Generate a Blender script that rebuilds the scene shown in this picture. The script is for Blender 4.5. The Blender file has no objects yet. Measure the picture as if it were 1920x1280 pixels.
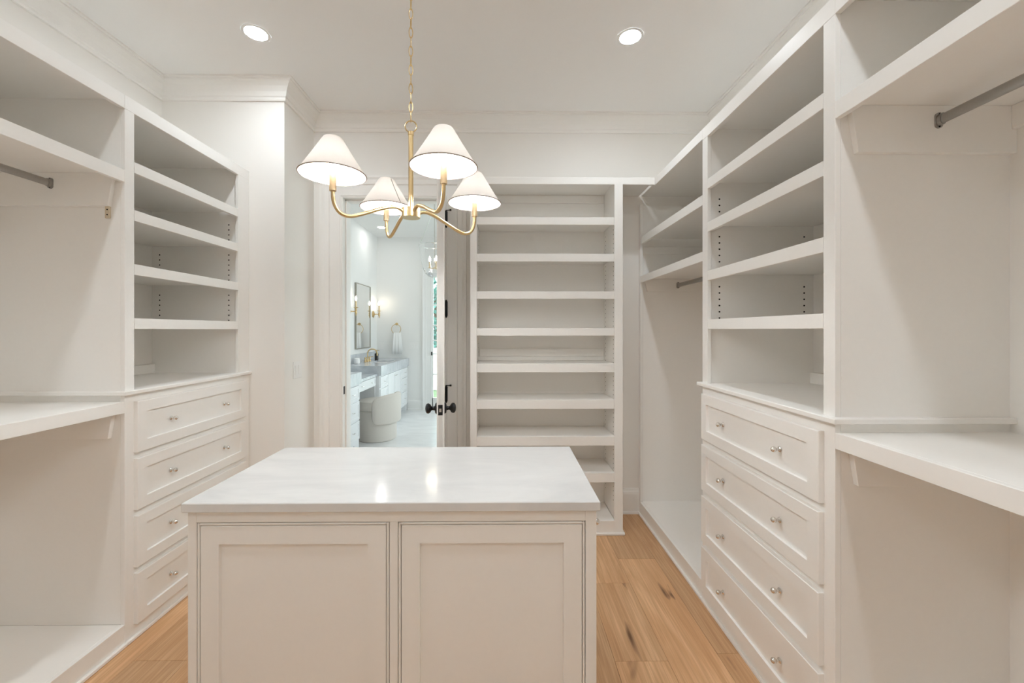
import bpy, bmesh, math, random
from mathutils import Vector, Matrix
random.seed(7)
scene = bpy.context.scene
COL = scene.collection
PI = math.pi

# ------------------------------------------------------------------ camera
F_PX, CX, CY, YAW, CAM_H = 780.0, 955.2, 618.0, 0.0105, 1.41
cam_d = bpy.data.cameras.new('camera')
cam_d.sensor_width = 36.0
cam_d.lens = F_PX / 1920.0 * 36.0
cam_d.shift_x = (960 - CX) / 1920.0
cam_d.shift_y = -(640 - CY) / 1920.0
cam_d.clip_start = 0.02
cam = bpy.data.objects.new('camera', cam_d)
COL.objects.link(cam)
cam.location = (0, 0, CAM_H)
cam.rotation_euler = (PI / 2, 0, -YAW)
scene.camera = cam

# ------------------------------------------------------------------ world, exposure
world = bpy.data.worlds.new('sky')
scene.world = world
world.use_nodes = True
wb = world.node_tree.nodes['Background']
wb.inputs['Color'].default_value = (0.92, 0.96, 1.0, 1)
wb.inputs['Strength'].default_value = 4.0
scene.view_settings.view_transform = 'Standard'
scene.view_settings.look = 'None'
scene.view_settings.gamma = 1.0
scene.view_settings.exposure = 0.38
scene.view_settings.use_curve_mapping = False
for nm, loc, rot, sx_, sy_ in (('sky_portal', (1.66, 5.4, 1.525), (0, PI / 2, 0), 1.95, 3.0), ('sky_portal', (-0.78, 7.44, 1.2), (-PI / 2, 0, 0), 0.96, 2.4)):
    pl_ = bpy.data.lights.new(nm, 'AREA')
    pl_.shape = 'RECTANGLE'
    pl_.size, pl_.size_y = sx_, sy_
    pl_.cycles.is_portal = True
    po = bpy.data.objects.new(nm, pl_)
    COL.objects.link(po)
    po.location, po.rotation_euler = loc, rot
CAN_POWER = 178.0      # emission of the recessed lamps in the closet
CAN_DIM = 162.0        # the pair by the back wall, dimmed
CAN_BATH = 52.0
BULB_POWER = 290.0      # chandelier bulbs
scene.cycles.max_bounces = 16
scene.cycles.diffuse_bounces = 13
scene.cycles.adaptive_threshold = 0.06
scene.cycles.transparent_max_bounces = 12
scene.cycles.sample_clamp_indirect = 6.0
scene.cycles.use_denoising = True
scene.cycles.use_light_tree = False


# ------------------------------------------------------------------ materials
def rgb(r, g, b):
    f = lambda c: (c / 255 / 12.92) if c / 255 <= 0.04045 else ((c / 255 + 0.055) / 1.055) ** 2.4
    return (f(r), f(g), f(b), 1)


def new_mat(name):
    m = bpy.data.materials.new(name)
    m.use_nodes = True
    nt = m.node_tree
    return m, nt, nt.nodes['Principled BSDF']


def plain(name, col, rough=0.5, metal=0.0, bump=0.0, bscale=200.0, spec=0.5, var=0.02):
    m, nt, b = new_mat(name)
    N = nt.nodes.new
    b.inputs['Roughness'].default_value = rough
    b.inputs['Metallic'].default_value = metal
    b.inputs['Specular IOR Level'].default_value = spec
    tc = N('ShaderNodeTexCoord')
    no = N('ShaderNodeTexNoise')
    no.inputs['Scale'].default_value = bscale
    nt.links.new(tc.outputs['Object'], no.inputs['Vector'])
    mx = N('ShaderNodeMix')
    mx.data_type = 'RGBA'
    mx.inputs[6].default_value = tuple(c * (1 - var) for c in col[:3]) + (1,)
    mx.inputs[7].default_value = tuple(min(1, c * (1 + var)) for c in col[:3]) + (1,)
    nt.links.new(no.outputs['Fac'], mx.inputs[0])
    nt.links.new(mx.outputs[2], b.inputs['Base Color'])
    if bump:
        bp = N('ShaderNodeBump')
        bp.inputs['Strength'].default_value = bump
        bp.inputs['Distance'].default_value = 0.002
        nt.links.new(no.outputs['Fac'], bp.inputs['Height'])
        nt.links.new(bp.outputs['Normal'], b.inputs['Normal'])
    return m


def emit(name, col, strength):
    m, nt, b = new_mat(name)
    b.inputs['Base Color'].default_value = col
    b.inputs['Emission Color'].default_value = col
    b.inputs['Emission Strength'].default_value = strength
    return m


def marble(name, base, vein, scale, rough, amount):
    m, nt, b = new_mat(name)
    N = nt.nodes.new
    L = nt.links.new
    tc = N('ShaderNodeTexCoord')
    mp = N('ShaderNodeMapping')
    mp.inputs['Rotation'].default_value = (0, 0, 0.5)
    mp.inputs['Scale'].default_value = (scale, scale * 2.6, scale)
    no = N('ShaderNodeTexNoise')
    no.inputs['Scale'].default_value = 1.6
    no.inputs['Detail'].default_value = 8
    no.inputs['Roughness'].default_value = 0.62
    no.inputs['Distortion'].default_value = 1.4
    cr = N('ShaderNodeValToRGB')
    cr.color_ramp.elements[0].position = 0.36
    cr.color_ramp.elements[0].color = (0, 0, 0, 1)
    cr.color_ramp.elements[1].position = 0.72
    cr.color_ramp.elements[1].color = (1, 1, 1, 1)
    mx = N('ShaderNodeMix')
    mx.data_type = 'RGBA'
    mx.inputs[6].default_value = base
    mx.inputs[7].default_value = vein
    mul = N('ShaderNodeMath')
    mul.operation = 'MULTIPLY'
    mul.inputs[1].default_value = amount
    L(tc.outputs['Object'], mp.inputs['Vector'])
    L(mp.outputs['Vector'], no.inputs['Vector'])
    L(no.outputs['Fac'], cr.inputs['Fac'])
    L(cr.outputs['Color'], mul.inputs[0])
    L(mul.outputs[0], mx.inputs[0])
    L(mx.outputs[2], b.inputs['Base Color'])
    b.inputs['Roughness'].default_value = rough
    return m


def oak():
    m, nt, b = new_mat('oak_plank')
    N = nt.nodes.new
    L = nt.links.new
    tc = N('ShaderNodeTexCoord')
    oi = N('ShaderNodeObjectInfo')
    off = N('ShaderNodeVectorMath')
    off.operation = 'SCALE'
    off.inputs[0].default_value = (3.1, 17.0, 5.0)
    L(oi.outputs['Random'], off.inputs['Scale'])
    add = N('ShaderNodeVectorMath')
    add.operation = 'ADD'
    L(tc.outputs['Object'], add.inputs[0])
    L(off.outputs[0], add.inputs[1])

    def noise(sx, sy, detail, dist, rough=0.55):
        mp = N('ShaderNodeMapping')
        mp.inputs['Scale'].default_value = (sx, sy, 1)
        L(add.outputs[0], mp.inputs['Vector'])
        no = N('ShaderNodeTexNoise')
        no.inputs['Scale'].default_value = 1
        no.inputs['Detail'].default_value = detail
        no.inputs['Distortion'].default_value = dist
        no.inputs['Roughness'].default_value = rough
        L(mp.outputs['Vector'], no.inputs['Vector'])
        return no.outputs['Fac']

    def ramp(fac, p0, p1, c0=(0, 0, 0, 1), c1=(1, 1, 1, 1)):
        cr = N('ShaderNodeValToRGB')
        e = cr.color_ramp.elements
        e[0].position, e[0].color, e[1].position, e[1].color = p0, c0, p1, c1
        L(fac, cr.inputs['Fac'])
        return cr.outputs['Color']

    def mix(fac, a, bb, mode='MIX'):
        mx = N('ShaderNodeMix')
        mx.data_type = 'RGBA'
        mx.blend_type = mode
        if isinstance(fac, float):
            mx.inputs[0].default_value = fac
        else:
            L(fac, mx.inputs[0])
        for i, v in ((6, a), (7, bb)):
            if isinstance(v, tuple):
                mx.inputs[i].default_value = v
            else:
                L(v, mx.inputs[i])
        return mx.outputs[2]

    broad = noise(7, 0.9, 3, 1.2)
    fine = noise(130, 3.0, 4, 0.4)
    rings = noise(22, 1.1, 2, 2.5)
    c = mix(ramp(broad, 0.3, 0.72), rgb(236, 198, 156), rgb(206, 160, 116))
    c = mix(ramp(rings, 0.44, 0.58), c, mix(0.35, c, rgb(192, 147, 106)))
    c = mix(ramp(fine, 0.35, 0.70), c, mix(0.62, c, rgb(184, 139, 100)))
    # dark cracks and knots
    kn = noise(9, 1.7, 3, 0.6)
    c = mix(ramp(kn, 0.675, 0.75), c, rgb(112, 80, 56))
    # plank-to-plank tone
    hv = N('ShaderNodeHueSaturation')
    mr = N('ShaderNodeMapRange')
    mr.inputs['To Min'].default_value = 0.86
    mr.inputs['To Max'].default_value = 1.10
    L(oi.outputs['Random'], mr.inputs['Value'])
    L(mr.outputs[0], hv.inputs['Value'])
    L(c, hv.inputs['Color'])
    L(hv.outputs[0], b.inputs['Base Color'])
    b.inputs['Roughness'].default_value = 0.42
    b.inputs['Specular IOR Level'].default_value = 0.35
    bp = N('ShaderNodeBump')
    bp.inputs['Strength'].default_value = 0.08
    bp.inputs['Distance'].default_value = 0.001
    L(fine, bp.inputs['Height'])
    L(bp.outputs['Normal'], b.inputs['Normal'])
    return m


def shade_fabric():
    m = bpy.data.materials.new('shade_fabric')
    m.use_nodes = True
    nt = m.node_tree
    nt.nodes.remove(nt.nodes['Principled BSDF'])
    out = nt.nodes['Material Output']
    N = nt.nodes.new
    d = N('ShaderNodeBsdfDiffuse')
    t = N('ShaderNodeBsdfTranslucent')
    tc = N('ShaderNodeTexCoord')
    wv = N('ShaderNodeTexNoise')
    wv.inputs['Scale'].default_value = 400
    mx = N('ShaderNodeMix')
    mx.data_type = 'RGBA'
    mx.inputs[6].default_value = (0.86, 0.80, 0.74, 1)
    mx.inputs[7].default_value = (0.92, 0.87, 0.82, 1)
    nt.links.new(tc.outputs['Object'], wv.inputs['Vector'])
    nt.links.new(wv.outputs['Fac'], mx.inputs[0])
    nt.links.new(mx.outputs[2], d.inputs['Color'])
    nt.links.new(mx.outputs[2], t.inputs['Color'])
    ms = N('ShaderNodeMixShader')
    ms.inputs[0].default_value = 0.014
    nt.links.new(d.outputs[0], ms.inputs[1])
    nt.links.new(t.outputs[0], ms.inputs[2])
    nt.links.new(ms.outputs[0], out.inputs['Surface'])
    return m


def thin_glass(name, tint=(1, 1, 1, 1), refl=0.08):
    m = bpy.data.materials.new(name)
    m.use_nodes = True
    nt = m.node_tree
    nt.nodes.remove(nt.nodes['Principled BSDF'])
    out = nt.nodes['Material Output']
    N = nt.nodes.new
    t = N('ShaderNodeBsdfTransparent')
    t.inputs['Color'].default_value = tint
    g = N('ShaderNodeBsdfGlossy')
    g.inputs['Roughness'].default_value = 0.02
    lw = N('ShaderNodeLayerWeight')
    lw.inputs['Blend'].default_value = 0.35
    mr = N('ShaderNodeMapRange')
    mr.inputs['To Min'].default_value = refl
    mr.inputs['To Max'].default_value = 0.75
    nt.links.new(lw.outputs['Fresnel'], mr.inputs['Value'])
    ms = N('ShaderNodeMixShader')
    nt.links.new(mr.outputs[0], ms.inputs[0])
    nt.links.new(t.outputs[0], ms.inputs[1])
    nt.links.new(g.outputs[0], ms.inputs[2])
    nt.links.new(ms.outputs[0], out.inputs['Surface'])
    return m


PAINT = plain('cabinet_paint', (0.884, 0.868, 0.840, 1), 0.38, spec=0.4, var=0.012, bscale=60)
WALL = plain('wall_paint', (0.862, 0.841, 0.808, 1), 0.6, bump=0.04, bscale=350, spec=0.3, var=0.01)
CEIL = plain('ceiling_paint', (0.885, 0.88, 0.87, 1), 0.8, spec=0.2, var=0.01)
BATHWALL = plain('bath_wall_paint', (0.82, 0.815, 0.80, 1), 0.6, spec=0.3, var=0.01)
VANITY = plain('vanity_paint', (0.80, 0.81, 0.82, 1), 0.4, spec=0.4, var=0.01)
QUARTZ = marble('white_quartz', (0.74, 0.74, 0.735, 1), (0.58, 0.585, 0.595, 1), 1.3, 0.13, 0.55)
GREYMARBLE = marble('grey_marble', (0.62, 0.64, 0.67, 1), (0.36, 0.39, 0.43, 1), 2.2, 0.16, 0.8)
FLOORMARBLE = marble('floor_marble', (0.80, 0.80, 0.80, 1), (0.60, 0.60, 0.61, 1), 1.1, 0.25, 0.6)
OAK = oak()
SUBFLOOR = plain('subfloor', (0.10, 0.07, 0.05, 1), 0.8)
BRASS = plain('satin_brass', (0.66, 0.49, 0.26, 1), 0.33, 1.0, var=0.03)
BRASSLIGHT = plain('pale_brass_sleeve', (0.70, 0.56, 0.36, 1), 0.45, 1.0, var=0.03)
NICKEL = plain('polished_nickel', (0.76, 0.74, 0.71, 1), 0.14, 1.0, var=0.03)
RODMETAL = plain('brushed_nickel_rod', (0.42, 0.41, 0.395, 1), 0.28, 1.0, var=0.05)
BLACK = plain('black_metal', (0.012, 0.012, 0.013, 1), 0.35, 0.3, var=0.1)
HOLE = plain('hole_black', (0.01, 0.008, 0.007, 1), 0.9)
WHITEPLASTIC = plain('white_plastic', (0.84, 0.83, 0.815, 1), 0.3, var=0.01)
SHADE = shade_fabric()
SHADETRIM = plain('shade_trim_tape', (0.34, 0.28, 0.23, 1), 0.8, var=0.05)
RAWWOOD = plain('raw_wood', (0.66, 0.56, 0.42, 1), 0.7, var=0.08, bscale=90)
CANLENS = emit('can_lens', (0.865, 0.945, 1.0, 1), CAN_POWER)
CANDIM = emit('can_lens_dimmed', (0.865, 0.945, 1.0, 1), CAN_DIM)
CANBATH = emit('bath_can_lens', (1.0, 0.98, 0.96, 1), CAN_BATH)
BULB = emit('bulb_glow', (0.95, 0.97, 0.97, 1), BULB_POWER)
FLAME = emit('candle_bulb_glow', (1.0, 0.88, 0.70, 1), 60.0)
MIRROR = plain('mirror_silver', (0.90, 0.91, 0.91, 1), 0.015, 1.0, var=0.0)
AGEDMETAL = plain('aged_nickel_frame', (0.36, 0.34, 0.30, 1), 0.3, 1.0, var=0.05)
BOUCLE = plain('cream_boucle', (0.66, 0.62, 0.57, 1), 0.95, bump=0.6, bscale=260, spec=0.1, var=0.08)
TOWEL = plain('white_terry', (0.86, 0.86, 0.85, 1), 0.95, bump=0.6, bscale=300, spec=0.1, var=0.03)
CERAMIC = plain('white_ceramic', (0.84, 0.83, 0.82, 1), 0.2, var=0.02)
AMBER = plain('dark_bottle', (0.02, 0.016, 0.014, 1), 0.2, var=0.1)
GLASS = thin_glass('clear_glass')
PANE = thin_glass('window_pane', (0.93, 0.98, 0.98, 1), 0.05)
LEAF = plain('leaf_green', (0.09, 0.24, 0.20, 1), 0.5, var=0.4, bscale=3)
BARK = plain('bark', (0.12, 0.08, 0.05, 1), 0.9, var=0.3, bscale=30)
LAWN = plain('lawn', (0.16, 0.24, 0.12, 1), 0.9, var=0.3, bscale=8)


# ------------------------------------------------------------------ mesh builder
ORI = {}     # world origin of every object made here


def origin(o):
    return ORI.get(o.name, Vector((0, 0, 0))) if o else Vector((0, 0, 0))


def tag(o, label=None, cat=None, group=None, kind=None):
    if label: o['label'] = label
    if cat: o['category'] = cat
    if group: o['group'] = group
    if kind: o['kind'] = kind
    return o


def thing(name, loc, label, cat, group=None):
    o = bpy.data.objects.new(name, None)
    o.empty_display_size = 0.05
    COL.objects.link(o)
    o.location = loc
    ORI[o.name] = Vector(loc)
    return tag(o, label, cat, group)


class MB:
    def __init__(self):
        self.v, self.f, self.s = [], [], []

    def add(self, verts, faces, smooth=False):
        n = len(self.v)
        self.v += [Vector(p) for p in verts]
        self.f += [[i + n for i in f] for f in faces]
        self.s += [smooth] * len(faces)
        return self

    def box(self, x0, x1, y0, y1, z0, z1):
        x0, x1 = sorted((x0, x1)); y0, y1 = sorted((y0, y1)); z0, z1 = sorted((z0, z1))
        v = [(x, y, z) for z in (z0, z1) for y in (y0, y1) for x in (x0, x1)]
        return self.add(v, [(0, 2, 3, 1), (4, 5, 7, 6), (0, 1, 5, 4), (2, 6, 7, 3), (0, 4, 6, 2), (1, 3, 7, 5)])

    def lathe(self, c, prof, axis='Z', n=24, smooth=True, frame=None):
        """prof: list of (radius, height) along the axis from point c"""
        c = Vector(c)
        if frame is None:
            frame = {'Z': ((1, 0, 0), (0, 1, 0), (0, 0, 1)), 'X': ((0, 1, 0), (0, 0, 1), (1, 0, 0)),
                     '-X': ((0, 0, 1), (0, 1, 0), (-1, 0, 0)), 'Y': ((0, 0, 1), (1, 0, 0), (0, 1, 0)),
                     '-Y': ((1, 0, 0), (0, 0, 1), (0, -1, 0))}[axis]
        a, b, d = (Vector(q) for q in frame)
        verts, faces = [], []
        for r, h in prof:
            r = max(r, 1e-5)
            for k in range(n):
                t = 2 * PI * k / n
                verts.append(c + a * (r * math.cos(t)) + b * (r * math.sin(t)) + d * h)
        for i in range(len(prof) - 1):
            for k in range(n):
                k2 = (k + 1) % n
                faces.append((i * n + k, i * n + k2, (i + 1) * n + k2, (i + 1) * n + k))
        faces.append(tuple(reversed(range(n))))
        faces.append(tuple((len(prof) - 1) * n + k for k in range(n)))
        return self.add(verts, faces, smooth)

    def tube(self, pts, r, n=12, closed=False, ry=None, up=(0, 0, 1)):
        pts = [Vector(p) for p in pts]
        m = len(pts)
        verts, faces = [], []
        prev = None
        for i, p in enumerate(pts):
            if closed:
                t = (pts[(i + 1) % m] - pts[i - 1]).normalized()
            else:
                t = (pts[min(i + 1, m - 1)] - pts[max(i - 1, 0)]).normalized()
            if prev is None:
                u = Vector(up)
                if abs(u.dot(t)) > 0.95: u = Vector((1, 0, 0))
                u = (u - t * u.dot(t)).normalized()
            else:
                u = (prev - t * prev.dot(t)).normalized()
            prev = u
            w = t.cross(u)
            rr = r[i] if isinstance(r, (list, tuple)) else r
            rw = ry if ry else rr
            for k in range(n):
                a = 2 * PI * k / n
                verts.append(p + u * (rr * math.cos(a)) + w * (rw * math.sin(a)))
        for i in range(m if closed else m - 1):
            j = (i + 1) % m
            for k in range(n):
                k2 = (k + 1) % n
                faces.append((i * n + k, i * n + k2, j * n + k2, j * n + k))
        if not closed:
            faces.append(tuple(reversed(range(n))))
            faces.append(tuple((m - 1) * n + k for k in range(n)))
        return self.add(verts, faces, True)

    def prism(self, poly, fn, d0, d1):
        """poly: 2D outline, fn(a, b, d) -> 3D point, extruded from d0 to d1"""
        n = len(poly)
        v = [fn(a, b, d0) for a, b in poly] + [fn(a, b, d1) for a, b in poly]
        f = [tuple(range(n)), tuple(range(2 * n - 1, n - 1, -1))]
        f += [(i, (i + 1) % n + 0, (i + 1) % n + n, i + n) for i in range(n)]
        return self.add(v, f)

    def shaker(self, fn, a0, a1, b0, b1, d, frame, recess, back=0.0, slope=0.003):
        """framed panel: fn(a, b, depth outwards)->3D. Front at d, back at `back`."""
        def ring(ins, dd):
            return [fn(a0 + ins, b0 + ins, dd), fn(a1 - ins, b0 + ins, dd), fn(a1 - ins, b1 - ins, dd), fn(a0 + ins, b1 - ins, dd)]
        e = 0.0018
        rs = [ring(0, back), ring(0, d - e), ring(e, d), ring(frame, d), ring(frame + slope, d - recess)]
        v = [p for r in rs for p in r]
        f = [(3, 2, 1, 0)]
        for i in range(len(rs) - 1):
            for k in range(4):
                k2 = (k + 1) % 4
                f.append((i * 4 + k, i * 4 + k2, (i + 1) * 4 + k2, (i + 1) * 4 + k))
        f.append(tuple((len(rs) - 1) * 4 + k for k in range(4)))
        return self.add(v, f)

    def build(self, name, mat, parent=None, bevel=0.0, loc=None, smooth_angle=None):
        base = origin(parent) if loc is None else Vector(loc)
        me = bpy.data.meshes.new(name)
        me.from_pydata([tuple(p - base) for p in self.v], [], self.f)
        me.materials.append(mat)
        for p, s in zip(me.polygons, self.s):
            p.use_smooth = s
        bm = bmesh.new()
        bm.from_mesh(me)
        bmesh.ops.recalc_face_normals(bm, faces=bm.faces)
        if bevel:
            ed = [e for e in bm.edges if len(e.link_faces) == 2 and e.calc_face_angle(0) > 0.9]
            bmesh.ops.bevel(bm, geom=ed, offset=bevel, segments=1, profile=0.5, affect='EDGES')
        for e in bm.edges:
            if len(e.link_faces) == 2 and e.calc_face_angle(0) > 0.6:
                e.smooth = False
        bm.to_mesh(me)
        bm.free()
        o = bpy.data.objects.new(name, me)
        COL.objects.link(o)
        if parent:
            o.parent = parent
        o.location = base - origin(parent)
        ORI[o.name] = base.copy()
        return o


def place(name, mesh, parent, loc, rot=(0, 0, 0)):
    o = bpy.data.objects.new(name, mesh)
    COL.objects.link(o)
    o.parent = parent
    o.location = Vector(loc) - origin(parent)
    o.rotation_euler = rot
    ORI[o.name] = Vector(loc)
    return o


def struct(o, label=None):
    o['kind'] = 'structure'
    if label: o['label'] = label
    return o


def bx(*a):
    return MB().box(*a)


BV = 0.0012

# ------------------------------------------------------------------ the shell
XL, XR, YB, YF, ZC = -2.268, 1.602, 3.197, -1.25, 3.048
CHX, CHY = -1.462, 2.772            # boxed-out wall beside the door
DX0, DX1, DZ = -1.238, -0.463, 2.418  # door opening
BYF, BXR = 7.37, 1.60               # bathroom far wall, right wall
WT = 0.14

fl = struct(bx(XL - 0.1, XR + 0.1, YF - 0.1, YB + 0.07, -0.09, -0.0185).build('floor', SUBFLOOR))
# oak planks, 9 inch, running towards the back wall
PW = 0.228
cols = list(range(-11, 5))
for k in cols:
    x0 = 0.695 + k * PW
    if x0 > XR or x0 + PW < XL: continue
    y = YF + 0.01
    cuts = {0: [1.803 - 1.9, 1.803 + 0.0, 2.9], 1: [-0.1, 1.803], -1: [-0.4, 1.765, 2.31], -10: [-0.2, 1.79], -9: [0.4, 2.6]}.get(k)
    if k == 0: cuts = [0.35, 2.555]
    if cuts is None:
        cuts, q = [], YF + random.uniform(0.5, 1.9)
        while q < YB - 0.3:
            cuts.append(q); q += random.uniform(1.5, 2.1)
    ys = [YF] + cuts + [YB + 0.07]
    for a, b in zip(ys[:-1], ys[1:]):
        c = (x0 + PW / 2, (a + b) / 2, 0)
        MB().box(max(x0, XL) + 0.0004, min(x0 + PW, XR) - 0.0004, a + 0.0004, b - 0.0004, -0.018, 0.0).build('plank', OAK, fl, bevel=0.0010, loc=c)

struct(bx(XL - 0.1, BXR + 0.1, YB + 0.07, BYF + 0.1, -0.09, -0.001).build('floor_bath', FLOORMARBLE), 'white marble bathroom floor')
struct(bx(XL - 0.1, XR + 0.1, YF - 0.1, YB + WT, ZC, ZC + 0.1).build('ceiling', CEIL))
struct(bx(XL - 0.1, BXR + 0.1, YB + WT, BYF + 0.1, ZC, ZC + 0.1).build('ceiling_bath', BATHWALL))
struct(bx(XL - 0.1, XL, YF - 0.1, BYF + 0.1, 0, ZC).build('wall_left', WALL))
struct(bx(XR, XR + 0.1, YF - 0.1, YB + WT, 0, ZC).build('wall_right', WALL))
struct(bx(XL, XR, YF - 0.1, YF, 0, ZC).build('wall_front', WALL))
struct(bx(XL, CHX, CHY, YB, 0, ZC).build('wall_return', WALL))
m = MB()
RO = 0.0185
m.box(XL, DX0 - RO, YB, YB + WT, 0, ZC).box(DX1 + RO, XR, YB, YB + WT, 0, ZC).box(DX0 - RO, DX1 + RO, YB, YB + WT, DZ + RO, ZC)
struct(m.build('wall_back', WALL))
# bathroom-side skin keeps the brighter bathroom paint
m = MB()
m.box(XL, DX0 - RO, YB + WT, YB + WT + 0.004, 0, ZC).box(DX1 + RO, BXR, YB + WT, YB + WT + 0.004, 0, ZC).box(DX0 - RO, DX1 + RO, YB + WT, YB + WT + 0.004, DZ + RO, ZC)
struct(m.build('wall_bath_near', BATHWALL))
struct(bx(XL, XL + 0.004, YB + WT + 0.004, BYF, 0, ZC).build('wall_bath_left', BATHWALL))
# bathroom far wall with a glazed garden door, right wall with a big window
GX0, GX1, GZ = -1.294, -0.30, 2.40
m = MB().box(XL, GX0, BYF, BYF + 0.1, 0, ZC).box(GX1, BXR, BYF, BYF + 0.1, 0, ZC).box(GX0, GX1, BYF, BYF + 0.1, GZ, ZC)
struct(m.build('wall_bath_far', BATHWALL))
WY0, WY1, WZ0, WZ1 = 3.9, 6.9, 0.55, 2.5
m = MB().box(BXR, BXR + 0.1, YB + WT, WY0, 0, ZC).box(BXR, BXR + 0.1, WY1, BYF + 0.1, 0, ZC)
m.box(BXR, BXR + 0.1, WY0, WY1, 0, WZ0).box(BXR, BXR + 0.1, WY0, WY1, WZ1, ZC)
struct(m.build('wall_bath_right', BATHWALL))


def sweep_room(name, path, prof, mat, closed=True):
    """profile (out from wall, z) swept along a rectilinear path; room lies to the right-hand normal given by side sign"""
    n = len(path)
    m = MB()
    rings = []
    for i, p in enumerate(path):
        p = Vector(p)
        def nrm(a, b):
            d = (Vector(b) - Vector(a)).normalized()
            return Vector((d.y, -d.x))
        if closed or 0 < i < n - 1:
            n1, n2 = nrm(path[i - 1], path[i]), nrm(path[i], path[(i + 1) % n])
            off = (n1 + n2) / (1 + n1.dot(n2))
        elif i == 0:
            off = nrm(path[0], path[1])
        else:
            off = nrm(path[-2], path[-1])
        rings.append([(p.x + off.x * u, p.y + off.y * u, z) for u, z in prof])
    k = len(prof)
    v = [q for r in rings for q in r]
    f = []
    for i in range(n if closed else n - 1):
        j = (i + 1) % n
        for a in range(k):
            b = (a + 1) % k
            f.append((i * k + a, i * k + b, j * k + b, j * k + a))
    if not closed:
        f += [tuple(range(k)), tuple((n - 1) * k + a for a in reversed(range(k)))]
    m.add(v, f)
    return m.build(name, mat)


cz = ZC
crown = [(0, cz - 0.128), (0.012, cz - 0.128), (0.016, cz - 0.118), (0.016, cz - 0.108), (0.022, cz - 0.102), (0.030, cz - 0.074),
         (0.046, cz - 0.046), (0.066, cz - 0.026), (0.074, cz - 0.022), (0.074, cz - 0.013), (0.084, cz - 0.010), (0.084, cz), (0, cz)]
room = [(XL, YF), (XL, CHY), (CHX, CHY), (CHX, YB), (XR, YB), (XR, YF)]
struct(sweep_room('trim_1', room, crown, PAINT), 'painted crown moulding around the closet ceiling')
bbp = [(0, 0), (0.028, 0), (0.026, 0.012), (0.016, 0.020), (0.015, 0.150), (0.013, 0.165), (0.008, 0.172), (0.006, 0.188), (0, 0.190)]
struct(sweep_room('baseboard_back', [(0.812, YB), (1.04, YB)], bbp, PAINT, False), 'tall painted baseboard between bookcase and hanging bay')
struct(sweep_room('baseboard_return', [(CHX, CHY), (CHX, YB)], bbp, PAINT, False), 'painted baseboard on the wall beside the door')
struct(sweep_room('baseboard_bath', [(-1.72, BYF), (GX0 - 0.13, BYF)], bbp, BATHWALL, False), 'painted baseboard on the far bathroom wall')

# door casing and jamb
cw = 0.158
cp = [(0.0, 0.0), (0.0, 0.014), (0.008, 0.018), (0.012, 0.013), (0.085, 0.016), (0.092, 0.024), (0.125, 0.026), (0.140, 0.034), (cw, 0.034), (cw, 0.0)]


def casing(name, x0, x1, z1, y, mat, label):
    m = MB()
    k = len(cp)
    rings = []
    for (xx, zz, sx, sz) in ((x0, 0, -1, 0), (x0, z1, -1, 1), (x1, z1, 1, 1), (x1, 0, 1, 0)):
        rings.append([(xx + sx * a, y - d, zz + sz * a) for a, d in cp])
    v = [q for r in rings for q in r]
    f = [tuple(range(k)), tuple(3 * k + a for a in reversed(range(k)))]
    for i in range(3):
        for a in range(k):
            b = (a + 1) % k
            f.append((i * k + a, i * k + b, (i + 1) * k + b, (i + 1) * k + a))
    return struct(m.add(v, f).build(name, mat), label)


casing('trim_2', DX0 - 0.010, DX1 + 0.010, DZ + 0.008, YB, PAINT, 'stepped painted door casing on the closet side')
casing('trim_3', GX0 - 0.004, GX1 + 0.004, GZ + 0.004, BYF, BATHWALL, 'white casing around the glazed garden door')
m = MB()
JY0, JY1 = YB - 0.012, YB + WT + 0.012
m.box(DX0 - 0.018, DX0, JY0, JY1, 0, DZ).box(DX1, DX1 + 0.018, JY0, JY1, 0, DZ).box(DX0 - 0.018, DX1 + 0.018, JY0, JY1, DZ, DZ + 0.018)
m.box(DX0, DX0 + 0.012, YB + 0.038, YB + 0.09, 0, DZ).box(DX1 - 0.012, DX1, YB + 0.038, YB + 0.09, 0, DZ).box(DX0, DX1, YB + 0.038, YB + 0.09, DZ - 0.012, DZ)
jm = struct(m.build('trim_4', PAINT, bevel=BV), 'painted door jamb with stop')
bx(DX0, DX0 + 0.002, YB + 0.003, YB + 0.030, 0.915, 0.975).build('strike_plate', BLACK, jm)


# ------------------------------------------------------------------ shared small meshes
def lathe_mesh(name, prof, mat, axis, n=20):
    m = MB().lathe((0, 0, 0), prof, axis, n)
    o = m.build(name, mat, loc=(0, 0, 0))
    me = o.data
    bpy.data.objects.remove(o)
    return me


def ball(r, h, k=8, skip=0.0):
    out = []
    for i in range(k + 1):
        t = -PI / 2 + skip + (PI - skip) * i / k
        out.append((r * math.cos(t), h + r * math.sin(t)))
    return out


knob_prof = [(0.0105, 0.0), (0.0105, 0.002), (0.0085, 0.004), (0.0045, 0.0065), (0.0042, 0.014)] + ball(0.0108, 0.0225, 8, 0.42)
KNOB_NEGX = lathe_mesh('knob', knob_prof, NICKEL, '-X')   # points to -X (right bank)
KNOB_POSX = lathe_mesh('knob', knob_prof, NICKEL, 'X')    # points to +X (left bank, island side)

# ------------------------------------------------------------------ closet banks
FACE = {'R': 1.03, 'L': -1.694}
SG = {'R': 1, 'L': -1}
DEPTH = 0.572
TOPZ, RAILZ, CAPZ0, CAPZ1, DECK = 2.457, 2.396, 1.118, 1.137, 0.097
SH = [(2.127, 2.177), (1.908, 1.957), (1.661, 1.710), (1.4135, 1.4625)]
DR = [(1.083, 0.850), (0.8215, 0.588), (0.560, 0.3265), (0.299, 0.0685)]


def UX(side, u):
    return FACE[side] + SG[side] * u


def sbox(m, side, u0, u1, y0, y1, z0, z1):
    return m.box(UX(side, u0), UX(side, u1), y0, y1, z0, z1)


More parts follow.
